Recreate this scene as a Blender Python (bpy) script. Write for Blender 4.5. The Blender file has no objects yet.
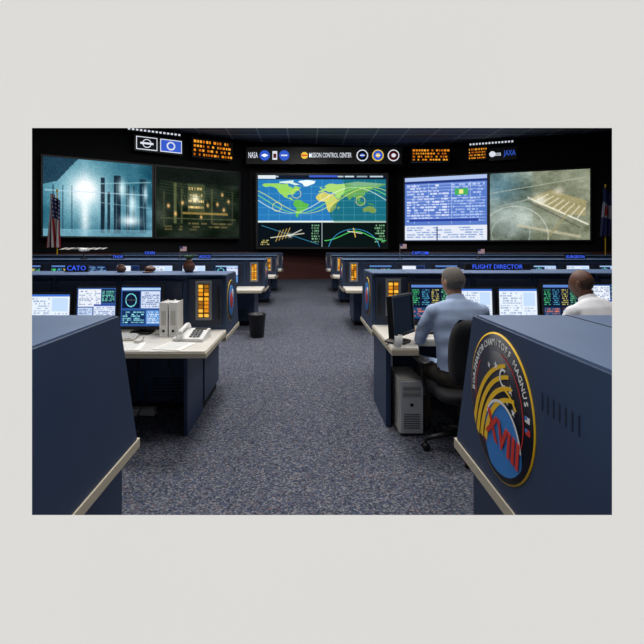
import bpy, math, random
import numpy as np
from mathutils import Vector, Matrix
random.seed(3); np.random.seed(3)
S=bpy.context.scene
S.view_settings.view_transform='Standard'
EYE=1.53; F=450.0; CX=305.0; CY=245.0

# ------------------------------------------------------------------ materials
def lin(c):
    c=np.asarray(c,dtype=float)/255.0
    return np.where(c<=0.04045,c/12.92,((c+0.055)/1.055)**2.4)
_m={}
def mat(name,rgb,rough=0.5,metal=0.0,noise=0.0,nscale=40,emit=0.0,spec=0.5):
    if name in _m: return _m[name]
    m=bpy.data.materials.new(name); m.use_nodes=True
    nt=m.node_tree; b=nt.nodes['Principled BSDF']
    c=list(lin(rgb))+[1]
    b.inputs['Base Color'].default_value=c
    b.inputs['Roughness'].default_value=rough
    b.inputs['Metallic'].default_value=metal
    b.inputs['Specular IOR Level'].default_value=spec
    if emit>0:
        b.inputs['Emission Color'].default_value=c
        b.inputs['Emission Strength'].default_value=emit
    if noise>0:
        n=nt.nodes.new('ShaderNodeTexNoise'); n.inputs['Scale'].default_value=nscale
        n.inputs['Detail'].default_value=4
        tc=nt.nodes.new('ShaderNodeTexCoord'); nt.links.new(tc.outputs['Object'],n.inputs['Vector'])
        r=nt.nodes.new('ShaderNodeValToRGB')
        r.color_ramp.elements[0].position=0.3; r.color_ramp.elements[1].position=0.7
        r.color_ramp.elements[0].color=[x*(1-noise) for x in c[:3]]+[1]
        r.color_ramp.elements[1].color=[min(1,x*(1+noise)) for x in c[:3]]+[1]
        nt.links.new(n.outputs['Fac'],r.inputs['Fac']); nt.links.new(r.outputs['Color'],b.inputs['Base Color'])
    _m[name]=m; return m
def attr_mat(name,strength=1.0,emissive=True):
    m=bpy.data.materials.new(name); m.use_nodes=True; nt=m.node_tree
    b=nt.nodes['Principled BSDF']; a=nt.nodes.new('ShaderNodeAttribute'); a.attribute_name='Col'
    if emissive:
        b.inputs['Base Color'].default_value=(0.003,0.003,0.004,1)
        b.inputs['Roughness'].default_value=0.6; b.inputs['Specular IOR Level'].default_value=0.03
        nt.links.new(a.outputs['Color'],b.inputs['Emission Color'])
        b.inputs['Emission Strength'].default_value=strength
    else:
        nt.links.new(a.outputs['Color'],b.inputs['Base Color']); b.inputs['Roughness'].default_value=0.85
    return m
SCR=attr_mat('lit_display',1.1); CLOTH=attr_mat('flag_cloth',1,False)
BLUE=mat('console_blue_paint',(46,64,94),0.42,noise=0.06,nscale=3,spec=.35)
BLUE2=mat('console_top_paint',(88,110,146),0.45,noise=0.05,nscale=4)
BLUED=mat('console_blue_dark',(28,38,60),0.5)
BEIGE=mat('beige_laminate_edge',(196,186,164),0.5)
DESK=mat('desk_laminate',(218,214,206),0.4,noise=0.03,nscale=8)
BLK=mat('black_plastic',(18,18,20),0.4)
DK=mat('dark_gap',(8,9,12),0.8)
GREY=mat('grey_plastic',(120,122,124),0.5)
LGREY=mat('light_grey_plastic',(190,188,180),0.5)
WHITE=mat('white_plastic',(228,228,226),0.45)
PAPER=mat('paper',(235,235,232),0.8)
CHROME=mat('polished_metal',(170,170,175),0.25,metal=1)
BROWN=mat('brown_ceramic',(86,50,34),0.4)
GREEN=mat('leaf_green',(50,84,40),0.6)
GOLD=mat('patch_gold',(255,205,30),0.5)
NAVY=mat('patch_navy',(12,16,38),0.5)
PWHITE=mat('patch_white',(240,240,240),0.5)
PRED=mat('patch_red',(214,50,30),0.5)
PBLUE=mat('patch_blue',(50,130,210),0.5)
FAB=mat('chair_fabric',(22,23,27),0.85,noise=0.3,nscale=200)
SIGNB=mat('sign_blue_glow',(56,92,225),0.5,emit=0.95)
WGLOW=mat('sign_white_glow',(225,230,240),0.5,emit=0.9)
YGLOW=mat('sign_yellow_glow',(240,200,70),0.5,emit=0.9)
RGLOW=mat('sign_red_glow',(220,60,40),0.5,emit=0.8)
BGLOW=mat('sign_midblue_glow',(50,90,200),0.5,emit=0.9)

# ------------------------------------------------------------------ builder
class B:
    def __init__(s):
        s.v=[];s.f=[];s.fm=[];s.mats=[];s.c={};s.sm=[];s.M=Matrix.Identity(4)
    def mi(s,m):
        if m not in s.mats: s.mats.append(m)
        return s.mats.index(m)
    def add(s,vs,fs,m,smooth=False,cols=None):
        o=len(s.v); M=s.M
        for v in vs: s.v.append(tuple(M@Vector(v)))
        k=s.mi(m)
        for f in fs:
            s.f.append(tuple(i+o for i in f)); s.fm.append(k); s.sm.append(smooth)
        if cols is not None:
            for i,c in enumerate(cols): s.c[o+i]=c
    def box(s,x0,x1,y0,y1,z0,z1,m):
        vs=[(x0,y0,z0),(x1,y0,z0),(x1,y1,z0),(x0,y1,z0),(x0,y0,z1),(x1,y0,z1),(x1,y1,z1),(x0,y1,z1)]
        s.add(vs,[(0,3,2,1),(4,5,6,7),(0,1,5,4),(1,2,6,5),(2,3,7,6),(3,0,4,7)],m)
    def prism_x(s,prof,x0,x1,m):   # profile (y,z)
        n=len(prof); vs=[(x0,a,b) for a,b in prof]+[(x1,a,b) for a,b in prof]
        fs=[tuple(range(n)),tuple(range(2*n-1,n-1,-1))]
        fs+=[(i,n+i,n+(i+1)%n,(i+1)%n) for i in range(n)]
        s.add(vs,fs,m)
    def prism_z(s,prof,z0,z1,m):
        n=len(prof); vs=[(a,b,z0) for a,b in prof]+[(a,b,z1) for a,b in prof]
        fs=[tuple(range(n-1,-1,-1)),tuple(range(n,2*n))]
        fs+=[(i,(i+1)%n,n+(i+1)%n,n+i) for i in range(n)]
        s.add(vs,fs,m)
    def tube(s,pts,rad,m,n=10,cap=True,up=None):
        pts=[Vector(p) for p in pts]
        if not hasattr(rad,'__len__'): rad=[rad]*len(pts)
        vs=[];fs=[]; ref=None
        for i,p in enumerate(pts):
            d=(pts[min(i+1,len(pts)-1)]-pts[max(i-1,0)]).normalized()
            if ref is None:
                ref=Vector((0,0,1)) if abs(d.z)<0.9 else Vector((1,0,0))
            a=(ref-d*ref.dot(d)).normalized(); b=d.cross(a); ref=a
            r=rad[i]; ra,rb=(r if hasattr(r,'__len__') else (r,r))
            for k in range(n):
                t=2*math.pi*k/n; vs.append(p+a*math.cos(t)*ra+b*math.sin(t)*rb)
        for i in range(len(pts)-1):
            for k in range(n):
                fs.append((i*n+k,i*n+(k+1)%n,(i+1)*n+(k+1)%n,(i+1)*n+k))
        if cap:
            fs.append(tuple(range(n-1,-1,-1))); fs.append(tuple(range((len(pts)-1)*n,len(pts)*n)))
        s.add(vs,fs,m,True)
    def lathe(s,c,prof,m,n=20,smooth=True):  # prof (r,z)
        vs=[];fs=[]
        for r,z in prof:
            for k in range(n):
                t=2*math.pi*k/n; vs.append((c[0]+r*math.cos(t),c[1]+r*math.sin(t),c[2]+z))
        for i in range(len(prof)-1):
            for k in range(n): fs.append((i*n+k,i*n+(k+1)%n,(i+1)*n+(k+1)%n,(i+1)*n+k))
        fs.append(tuple(range(n-1,-1,-1))); fs.append(tuple(range((len(prof)-1)*n,len(prof)*n)))
        s.add(vs,fs,m,smooth)
    def sell(s,c,r,m,e=1.0,nu=20,nv=12):   # superellipsoid
        def p(x,e): return math.copysign(abs(x)**e,x)
        vs=[];fs=[]
        for j in range(1,nv):
            a=-math.pi/2+math.pi*j/nv
            for i in range(nu):
                t=2*math.pi*i/nu
                vs.append((c[0]+r[0]*p(math.cos(a),e)*p(math.cos(t),e),c[1]+r[1]*p(math.cos(a),e)*p(math.sin(t),e),c[2]+r[2]*p(math.sin(a),e)))
        for j in range(nv-2):
            for i in range(nu): fs.append((j*nu+i,j*nu+(i+1)%nu,(j+1)*nu+(i+1)%nu,(j+1)*nu+i))
        vs.append((c[0],c[1],c[2]-r[2])); vs.append((c[0],c[1],c[2]+r[2])); q=len(vs)
        for i in range(nu):
            fs.append((q-2,(i+1)%nu,i)); fs.append((q-1,(nv-2)*nu+i,(nv-2)*nu+(i+1)%nu))
        s.add(vs,fs,m,True)
    def grid(s,img,P00,P10,P01,m=None,wave=None): # P00 top-left, P10 top-right, P01 bottom-left
        m=m or SCR
        H,W=img.shape[:2]; L=lin(np.clip(img,0,255))
        P00,P10,P01=map(Vector,(P00,P10,P01)); U=P10-P00; V=P01-P00
        vs=[];cs=[]
        for j in range(H):
            for i in range(W):
                p=P00+U*(i/(W-1))+V*(j/(H-1))
                if wave: p=p+wave(i/(W-1),j/(H-1))
                vs.append(p); cs.append((*L[j,i],1))
        fs=[(j*W+i,(j+1)*W+i,(j+1)*W+i+1,j*W+i+1) for j in range(H-1) for i in range(W-1)]
        s.add(vs,fs,m,False,cs)
    def text(s,st,size,m,M,depth=0.002,align='CENTER',width=None,bold=0.012):
        cu=bpy.data.curves.new('t','FONT'); cu.body=st; cu.size=size; cu.extrude=depth
        cu.align_x=align; cu.align_y='CENTER'; cu.resolution_u=2; cu.offset=size*bold
        o=bpy.data.objects.new('t',cu); S.collection.objects.link(o)
        dg=bpy.context.evaluated_depsgraph_get(); me=o.evaluated_get(dg).to_mesh()
        k=1
        if width and len(me.vertices):
            xs=[v.co.x for v in me.vertices]; k=width/(max(xs)-min(xs))
        vs=[M@Vector((v.co.x*k,v.co.y,v.co.z)) for v in me.vertices]; fs=[tuple(p.vertices) for p in me.polygons]
        o.evaluated_get(dg).to_mesh_clear()
        bpy.data.objects.remove(o); bpy.data.curves.remove(cu)
        s.add(vs,fs,m)
    def build(s,name,bevel=0.0,recalc=True):
        me=bpy.data.meshes.new(name); me.from_pydata(s.v,[],s.f)
        for m in s.mats: me.materials.append(m)
        me.polygons.foreach_set('material_index',s.fm); me.polygons.foreach_set('use_smooth',s.sm)
        if s.c:
            at=me.color_attributes.new('Col','FLOAT_COLOR','POINT')
            arr=np.zeros((len(s.v),4),dtype=np.float32); arr[:,3]=1
            for k,c in s.c.items(): arr[k]=c
            at.data.foreach_set('color',arr.ravel())
        me.update()
        co=np.array(s.v); o=bpy.data.objects.new(name,me)
        ctr=Vector(((co[:,0].min()+co[:,0].max())/2,(co[:,1].min()+co[:,1].max())/2,co[:,2].min()))
        me.transform(Matrix.Translation(-ctr)); o.location=ctr
        S.collection.objects.link(o)
        if bevel>0:
            b=o.modifiers.new('bevel','BEVEL'); b.width=bevel; b.segments=2; b.limit_method='ANGLE'; b.angle_limit=math.radians(40)
        return o
def frame(o,u,v):
    u=Vector(u).normalized(); v=Vector(v).normalized(); n=u.cross(v)
    M=Matrix.Identity(4)
    for i in range(3): M[i][0]=u[i];M[i][1]=v[i];M[i][2]=n[i];M[i][3]=o[i]
    return M

# ------------------------------------------------------------------ painter
class P:
    def __init__(s,w,h,c=(0,0,0)):
        s.w=w;s.h=h;s.a=np.zeros((h,w,3))+np.array(c,float)
        s.X,s.Y=np.meshgrid((np.arange(w)+.5)/w,(np.arange(h)+.5)/h)
    def mix(s,mask,c,al=1):
        k=(mask*al)[...,None]; s.a=s.a*(1-k)+np.array(c,float)*k
    def rect(s,x0,y0,x1,y1,c,al=1): s.mix(((s.X>=x0)&(s.X<x1)&(s.Y>=y0)&(s.Y<y1)).astype(float),c,al)
    def blob(s,x,y,rx,ry,c,al=1): s.mix(np.exp(-((s.X-x)/rx)**2-((s.Y-y)/ry)**2),c,al)
    def disc(s,x,y,rx,ry,c,al=1): s.mix(((((s.X-x)/rx)**2+((s.Y-y)/ry)**2)<1).astype(float),c,al)
    def ring(s,x,y,rx,ry,c,t=0.1,al=1):
        d=np.sqrt(((s.X-x)/rx)**2+((s.Y-y)/ry)**2); s.mix((abs(d-1)<t).astype(float),c,al)
    def line(s,x0,y0,x1,y1,c,t=0.008,al=1):
        asp=s.h/s.w; dx=x1-x0;dy=(y1-y0)*asp;L=dx*dx+dy*dy+1e-9
        px=s.X-x0;py=(s.Y-y0)*asp; k=np.clip((px*dx+py*dy)/L,0,1)
        d=np.sqrt((px-k*dx)**2+(py-k*dy)**2); s.mix(np.clip(1.5-d/t,0,1),c,al)
    def poly(s,pts,c,al=1):
        ins=np.zeros(s.X.shape,bool); n=len(pts)
        for i in range(n):
            x0,y0=pts[i];x1,y1=pts[(i+1)%n]
            if y0==y1: continue
            cnd=((y0>s.Y)!=(y1>s.Y))&(s.X<(x1-x0)*(s.Y-y0)/(y1-y0)+x0); ins^=cnd
        s.mix(ins.astype(float),c,al)
    def noise(s,amt,cell=1):
        n=np.random.randn(s.h//cell+2,s.w//cell+2,1)*amt
        n=np.repeat(np.repeat(n,cell,0),cell,1)[:s.h,:s.w]; s.a+=n
    def cloud(s,amt,cells=(3,6,12)):
        for c in cells:
            g=np.random.randn(c+2,c+2); xi=s.X*c; yi=s.Y*c
            x0=xi.astype(int);y0=yi.astype(int);fx=xi-x0;fy=yi-y0
            fx=fx*fx*(3-2*fx);fy=fy*fy*(3-2*fy)
            v=(g[y0,x0]*(1-fx)+g[y0,x0+1]*fx)*(1-fy)+(g[y0+1,x0]*(1-fx)+g[y0+1,x0+1]*fx)*fy
            s.a+=v[...,None]*amt/ (c/cells[0])**.5
    def rows(s,x0,y0,x1,y1,n,c,dens=.7):
        for r in range(n):
            y=y0+(y1-y0)*r/n; x=x0
            while x<x1:
                w=random.uniform(.03,.12)*(x1-x0)
                if random.random()<dens: s.rect(x,y,min(x+w,x1),y+(y1-y0)/n*.55,c,random.uniform(.6,1))
                x+=w*1.25

def mon_img(style,w=64,h=48):
    if style=='doc':
        p=P(w,h,(225,235,248)); p.rect(0,0,1,.07,(60,110,200)); p.rows(.05,.12,.6,.95,12,(140,160,190)); p.rect(.65,.12,.95,.5,(190,215,245)); p.rows(.67,.55,.95,.95,6,(165,180,205))
    elif style=='win':
        p=P(w,h,(52,88,150)); p.rect(.03,.04,.6,.5,(228,234,244)); p.rows(.05,.09,.58,.48,8,(110,130,170)); p.rect(.62,.04,.97,.4,(20,34,70)); p.rows(.64,.08,.95,.38,6,(120,220,190))
        p.rect(.03,.53,.4,.96,(190,208,236)); p.rows(.05,.57,.38,.94,7,(90,110,160)); p.rect(.43,.44,.97,.96,(214,224,240)); p.rect(.43,.44,.97,.49,(40,70,160)); p.rows(.45,.52,.95,.94,9,(110,130,180))
    elif style=='orbit':
        p=P(w,h,(44,84,150)); p.rect(.02,.03,.98,.09,(170,205,235)); 
        p.rect(.03,.12,.47,.55,(10,20,50)); p.ring(.25,.34,.13,.16,(120,220,230),.07); p.line(.1,.34,.4,.34,(160,160,110),.004,.7); p.line(.25,.18,.25,.5,(160,160,110),.004,.7)
        p.rect(.5,.12,.97,.55,(206,218,240)); p.rows(.52,.15,.95,.53,8,(80,100,150)); p.rect(.03,.6,.6,.95,(20,44,90)); p.rows(.05,.63,.58,.93,6,(150,230,240)); p.rect(.64,.6,.97,.95,(100,150,210)); p.rows(.66,.63,.95,.93,6,(230,240,250))
    elif style=='tele':
        p=P(w,h,(14,22,48)); p.rect(.02,.02,.98,.09,(90,130,200))
        for k,c in enumerate([(80,220,130),(90,190,230),(230,220,110),(120,230,160)]): p.rows(.04+.24*k,.14,.22+.24*k,.6,8,c)
        p.rect(.04,.64,.48,.94,(30,70,110)); p.rect(.52,.64,.96,.94,(60,30,50)); p.rows(.06,.67,.46,.92,4,(230,120,90)); p.rows(.54,.67,.94,.92,4,(150,210,240))
    else:
        p=P(w,h,(20,40,80)); p.cloud(20); p.rows(.05,.1,.95,.9,9,(140,190,230))
    return p.a
def led_img(w=16,h=44):
    p=P(w,h,(40,28,10)); 
    for r in range(8):
        for c in range(2):
            p.rect(.08+.46*c,.04+.12*r,.46+.46*c,.13+.12*r,random.choice([(250,170,40),(225,140,30),(255,190,70),(160,100,25)]))
    return p.a

# ------------------------------------------------------------------ camera
cam=bpy.data.cameras.new('camera'); co=bpy.data.objects.new('camera',cam); S.collection.objects.link(co)
co.location=(0,0,EYE); co.rotation_euler=(math.radians(90),0,0)
cam.sensor_width=36; cam.sensor_fit='HORIZONTAL'; cam.lens=36*F/644; cam.shift_x=17/644; cam.shift_y=-77/644; cam.clip_start=0.05; cam.clip_end=100
S.camera=co

# ------------------------------------------------------------------ room
WX0,WX1,CEIL=-13.0,14.0,6.1
def carpet():
    m=bpy.data.materials.new('speckled_carpet'); m.use_nodes=True; nt=m.node_tree; b=nt.nodes['Principled BSDF']
    b.inputs['Roughness'].default_value=0.95; b.inputs['Specular IOR Level'].default_value=0.1
    tc=nt.nodes.new('ShaderNodeTexCoord')
    v=nt.nodes.new('ShaderNodeTexVoronoi'); v.inputs['Scale'].default_value=95
    nt.links.new(tc.outputs['Object'],v.inputs['Vector'])
    sp=nt.nodes.new('ShaderNodeSeparateColor'); nt.links.new(v.outputs['Color'],sp.inputs['Color'])
    r=nt.nodes.new('ShaderNodeValToRGB'); r.color_ramp.interpolation='CONSTANT'
    cols=[(0,(60,63,76)),(.22,(84,88,102)),(.45,(106,109,120)),(.68,(74,84,108)),(.82,(132,132,138)),(.94,(108,92,96))]
    el=r.color_ramp.elements
    el[0].position=0; el[0].color=(*lin(cols[0][1]),1); el[1].position=cols[1][0]; el[1].color=(*lin(cols[1][1]),1)
    for p,c in cols[2:]:
        e=el.new(p); e.color=(*lin(c),1)
    nt.links.new(sp.outputs[0],r.inputs['Fac']); 
    n=nt.nodes.new('ShaderNodeTexNoise'); n.inputs['Scale'].default_value=1.2; nt.links.new(tc.outputs['Object'],n.inputs['Vector'])
    mx=nt.nodes.new('ShaderNodeMix'); mx.data_type='RGBA'; mx.blend_type='MULTIPLY'; mx.inputs['Factor'].default_value=.25
    nt.links.new(r.outputs['Color'],mx.inputs['A']); nt.links.new(n.outputs['Fac'],mx.inputs['B'])
    nt.links.new(mx.outputs['Result'],b.inputs['Base Color'])
    bp=nt.nodes.new('ShaderNodeBump'); bp.inputs['Strength'].default_value=.4; bp.inputs['Distance'].default_value=.003
    nt.links.new(sp.outputs[1],bp.inputs['Height']); nt.links.new(bp.outputs['Normal'],b.inputs['Normal'])
    return m
b=B(); b.box(WX0-.2,WX1+.2,.84,22,-.1,0,carpet()); b.build('floor')
def ceilm():
    m=bpy.data.materials.new('ceiling_tile'); m.use_nodes=True; nt=m.node_tree; bb=nt.nodes['Principled BSDF']
    tc=nt.nodes.new('ShaderNodeTexCoord'); br=nt.nodes.new('ShaderNodeTexBrick'); br.offset=0
    br.inputs['Scale'].default_value=1; br.inputs['Brick Width'].default_value=1.2; br.inputs['Row Height'].default_value=.6; br.inputs['Mortar Size'].default_value=.03
    br.inputs['Color1'].default_value=(.16,.19,.25,1); br.inputs['Color2'].default_value=(.19,.22,.28,1); br.inputs['Mortar'].default_value=(.5,.55,.62,1)
    nt.links.new(tc.outputs['Object'],br.inputs['Vector']); nt.links.new(br.outputs['Color'],bb.inputs['Base Color']); bb.inputs['Roughness'].default_value=.9
    return m
b=B(); b.box(WX0-.2,WX1+.2,.84,22,CEIL,CEIL+.1,ceilm()); b.build('ceiling')
MAROON=mat('maroon_wall_panel',(84,38,34),0.7,noise=.12,nscale=2)
WDARK=mat('dark_wall_fabric',(20,22,30),0.8)
GWALL=mat('light_grey_plaster',(223,222,220),0.9,noise=.008,nscale=1.5)
WBLK=mat('black_surround',(6,9,14),0.6,spec=.2)
b=B(); b.box(WX0-.2,WX0,.84,13.6,0,CEIL,WDARK); b.build('wall_left')
b=B(); b.box(WX1,WX1+.2,.84,17.6,0,CEIL,MAROON); b.build('wall_right')
LW=((-9.1,15.6),(-2.84,19.4)); RW=((4.63,20.8),(11.6,18.1)); CW=((-2.04,19.5),(3.51,19.5))
def wallseg(name,p,q,segs):
    p=Vector((*p,0));q=Vector((*q,0));u=(q-p).normalized()
    b=B()
    L=(q-p).length
    for z0,z1,m,th in segs:
        b.M=frame(p,u,(0,0,1)) # local: x along, y up, z = normal toward camera
        b.box(0,L,z0,z1,-.2,th,m)
    return b.build(name)
sg=[(0,1.25,MAROON,0),(1.25,CEIL,WBLK,.03)]
wallseg('wall_back_left',(-13.1,13.38),(-2.45,19.84),sg)
wallseg('wall_back',(-2.5,19.9),(4.35,21.1),sg)
wallseg('wall_back_right',(4.25,21.15),(14.1,17.33),[(0,CEIL,MAROON,0),(1.25,CEIL,WBLK,.02)])
b=B(); y0,y1=.80,.84
ox0,ox1=(32-CX)/F*y0,(612-CX)/F*y0; oz0,oz1=EYE-(515-CY)/F*y0,EYE+(CY-128)/F*y0
g=.07; X0,X1,Z0,Z1=WX0-.2,WX1+.2,0,CEIL+.1
vs=[(X0,y0,Z0-1),(X1,y0,Z0-1),(X1,y0,Z1),(X0,y0,Z1),(ox0,y0,oz0),(ox1,y0,oz0),(ox1,y0,oz1),(ox0,y0,oz1)]
vs+=[(X0,y1,Z0-1),(X1,y1,Z0-1),(X1,y1,Z1),(X0,y1,Z1),(ox0-g,y1,oz0-g),(ox1+g,y1,oz0-g),(ox1+g,y1,oz1+g),(ox0-g,y1,oz1+g)]
fs=[(0,1,5,4),(1,2,6,5),(2,3,7,6),(3,0,4,7)]
fs+=[(4,5,13,12),(5,6,14,13),(6,7,15,14),(7,4,12,15)]
b.add(vs,fs,GWALL)
b.add(vs,[(9,8,12,13),(10,9,13,14),(11,10,14,15),(8,11,15,12),(1,0,8,9),(2,1,9,10),(3,2,10,11),(0,3,11,8)],WDARK)
b.build('wall_front')

# ------------------------------------------------------------------ big screens
def on_line(px,seg,off=0):
    (x0,y0),(x1,y1)=seg; u=Vector((x1-x0,y1-y0)).normalized(); n=Vector((u.y,-u.x))
    x0+=n.x*off;y0+=n.y*off;x1+=n.x*off;y1+=n.y*off
    k=(px-CX)/F; dx=x1-x0;dy=y1-y0; t=(k*y0-x0)/(dx-k*dy)
    return Vector((x0+t*dx,y0+t*dy))
def hgt(py,y): return EYE-(py-CY)*y/F
def big(name,px0,px1,seg,z0,z1,img,fr=.06):
    a=on_line(px0,seg,.2); c=on_line(px1,seg,.2); u=Vector((c.x-a.x,c.y-a.y,0)); L=u.length
    b=B(); b.M=frame((a.x,a.y,0),u,(0,0,1))
    b.box(-fr,L+fr,z0-fr,z1+fr,-.16,-.01,BLK)
    for r in ((-fr,0,z0-fr,z1+fr),(L,L+fr,z0-fr,z1+fr),(0,L,z0-fr,z0),(0,L,z1,z1+fr)): b.box(r[0],r[1],r[2],r[3],-.01,.03,BLK)
    b.grid(img,(0,z1,0),(L,z1,0),(0,z0,0))
    return b.build(name)
# left video 1 : floodlit structures
p=P(180,124,(34,84,104)); p.cloud(20); p.blob(.3,.35,.55,.6,(90,165,185),.7)
p.blob(.36,.42,.24,.36,(214,238,244),.75)
p.poly([(0,0),(.3,0),(.12,.3),(0,.35)],(14,40,58),.8)
for x,w,y,a in [(.5,.04,.22,.9),(.56,.03,.4,.8),(.62,.07,.18,.9),(.74,.03,.3,.7),(.87,.07,.2,.7),(.8,.02,.3,.6)]: p.rect(x,y,x+w,.95,(10,26,40),a)
for k in range(9): p.line(.5+.05*k,.3,.48+.055*k,.92,(120,170,185),.003,.5)
p.line(.5,.3,.98,.24,(150,195,205),.005,.7); p.line(.5,.55,.98,.6,(130,175,190),.005,.6)
for x in (.08,.16,.24): p.rect(x,.35,x+.012,.95,(24,56,74),.6)
p.blob(.36,.4,.1,.15,(255,255,255),1);p.blob(.36,.4,.08,.12,(255,255,255),1); p.blob(.36,.66,.04,.4,(240,250,252),.85); p.line(.02,.42,.95,.42,(190,220,235),.005,.6)
p.blob(.7,.35,.04,.12,(210,238,242),.95); p.blob(.8,.55,.04,.15,(210,240,245),.95); p.blob(.78,.78,.09,.07,(235,248,252),.95); p.blob(.93,.4,.02,.12,(200,230,238),.9); p.rect(0,.9,1,1,(140,190,206),.55); p.noise(9)
big('video_wall_screen',43,152,LW,1.84,4.58,p.a)
p=P(160,124,(24,34,24)); p.cloud(9); p.rect(0,0,1,.2,(12,18,16),.7)
p.rect(.36,.22,.56,.62,(70,78,50),.8); 
for r in range(4): p.rows(.37,.27+.09*r,.55,.33+.09*r,1,(240,205,130),.8)
p.blob(.45,.43,.06,.06,(255,246,205),1); p.rect(.2,.22,.23,.8,(96,104,68),.8); p.rect(.28,.3,.3,.8,(74,82,56),.8); p.rect(.08,.35,.1,.85,(66,72,52),.7); p.rect(.64,.28,.66,.8,(84,86,54),.7); p.rect(.9,.3,.92,.8,(60,66,46),.7)
for x,y in ((.78,.35),(.72,.5),(.86,.45),(.8,.58),(.3,.5),(.14,.55),(.6,.52),(.22,.66),(.52,.7)): p.blob(x,y,.016,.03,(255,196,120),.95)
for k in range(5): p.line(.05,.2+.04*k,.95,.32+.04*k,(64,80,58),.004,.5); p.line(.2+.08*k,.22,.3+.09*k,.7,(84,88,54),.003,.6)
p.rect(.3,.63,.85,.66,(180,148,76),.7); p.rect(.05,.72,.95,.735,(88,94,60),.7); p.rows(.1,.78,.9,.92,3,(110,100,60),.35); p.noise(7)
big('video_wall_screen',156,239,LW,1.84,4.58,p.a)
# centre map
W_,H_=360,200
p=P(W_,H_,(8,12,22)); 
MX0,MX1,MY0,MY1=.0,1.0,.06,.65
def ll(lo,la): return (MX0+(MX1-MX0)*((lo+180)/360), MY0+(MY1-MY0)*(85-la)/155)
p.rect(MX0,MY0,MX1,MY1,(36,118,180))
conts=[
 ([(-168,66),(-160,71),(-140,70),(-125,71),(-110,68),(-95,69),(-94,60),(-85,56),(-80,52),(-78,60),(-70,60),(-60,54),(-66,46),(-71,42),(-76,36),(-81,30),(-80,26),(-83,30),(-90,30),(-97,27),(-97,20),(-90,17),(-87,21),(-84,14),(-79,8),(-84,9),(-92,14),(-105,20),(-112,29),(-117,33),(-124,42),(-125,49),(-133,56),(-145,60),(-158,57),(-163,60)],(150,210,90)),
 ([(-78,9),(-70,12),(-60,9),(-50,0),(-36,-6),(-39,-15),(-41,-22),(-48,-27),(-57,-36),(-65,-42),(-68,-54),(-74,-50),(-73,-38),(-71,-20),(-78,-12),(-81,-4),(-79,2)],(90,180,70)),
 ([(-17,15),(-16,24),(-8,34),(10,37),(12,33),(22,32),(32,31),(36,24),(43,12),(51,11),(45,2),(40,-6),(39,-18),(33,-27),(26,-34),(19,-34),(14,-23),(12,-10),(9,4),(0,5),(-8,5)],(205,200,100)),
 ([(-9,37),(-9,43),(-1,44),(-3,48),(4,51),(9,54),(12,56),(6,59),(12,65),(22,70),(32,69),(42,67),(60,69),(72,72),(100,77),(115,74),(140,73),(160,70),(178,69),(178,65),(163,60),(156,52),(143,58),(140,50),(131,43),(127,37),(121,39),(121,31),(114,22),(107,19),(108,11),(103,3),(99,13),(93,20),(86,21),(80,13),(77,8),(72,20),(62,25),(56,27),(50,30),(57,22),(50,14),(44,13),(38,24),(35,33),(28,37),(26,40),(20,38),(14,41),(12,45),(8,43),(0,38)],(170,214,110)),
 ([(114,-22),(122,-17),(130,-12),(136,-12),(140,-17),(143,-11),(147,-19),(153,-27),(149,-37),(140,-38),(130,-32),(116,-34)],(200,190,90)),
 ([(-50,60),(-42,60),(-22,70),(-18,79),(-40,83),(-62,80),(-68,76),(-55,70)],(235,244,246)),
 ([(-80,74),(-62,66),(-75,64),(-90,70),(-120,72),(-118,77),(-80,82)],(215,235,225)),
 ([(95,5),(105,-5),(115,-8),(118,0),(140,-3),(148,-9),(138,-8),(125,-1),(110,3)],(120,190,90)),
 ([(44,-13),(50,-16),(47,-25),(43,-22)],(190,200,100)),([(130,32),(141,37),(142,44),(139,36),(132,34)],(150,210,110)),([(-6,50),(1,51),(-2,58),(-6,57)],(150,210,110)),([(-180,-66),(180,-66),(180,-72),(-180,-72)],(235,244,246))]
for cn,c in conts: p.poly([ll(*q) for q in cn],c)
p.poly([ll(*q) for q in [(60,69),(100,77),(178,69),(150,62),(90,62)]],(230,242,225),.7)
m=((p.X>.62+.06*np.sin(p.Y*9))&(p.Y<MY1)&(p.Y>MY0)).astype(float); p.mix(m,(4,90,50),.42)
for k in range(1,12): p.rect(k/12-.0012,MY0,k/12+.0016,MY1,(160,220,235),.35)
for k in range(1,6): yy=MY0+(MY1-MY0)*k/6; p.rect(0,yy-.002,1,yy+.003,(160,220,235),.35)
for ph,c in [(0,(235,245,235)),(.065,(150,240,110)),(.13,(230,235,120))]:
    u=(p.X-ph)*2*math.pi; y=.35+.18*np.sin(u); m=np.clip(1.5-abs(p.Y-y)/(.003+.004*abs(np.cos(u))),0,1); p.mix(m,c,.75)
for x,y in ((.3,.26),(.52,.3),(.8,.36),(.15,.44)): p.ring(x,y,.035,.06,(255,235,120),.07,.75)
p.rect(0,0,1,MY0,(16,26,44)); p.rows(.02,.01,.98,.05,1,(200,220,230)); p.rect(0,0,.14,.05,(220,230,235)); p.rect(.4,0,.62,.03,(60,90,200))
p.rect(0,.65,1,.662,(180,200,190)); p.rect(.497,.662,.503,1,(150,170,170))
p.rect(.0,.662,.497,1,(5,14,22)); p.rect(.503,.662,1,1,(6,18,18))
p.line(.03,.7,.47,.96,(50,130,160),.0025)
for i in range(4): p.line(.14+.025*i,.92-.015*i,.175+.025*i,.77-.012*i,(190,160,80),.003)
p.line(.1,.87,.36,.81,(225,222,200),.003); p.blob(.25,.84,.02,.03,(250,250,230),.9); p.line(.25,.84,.34,.76,(200,200,190),.004)
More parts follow.
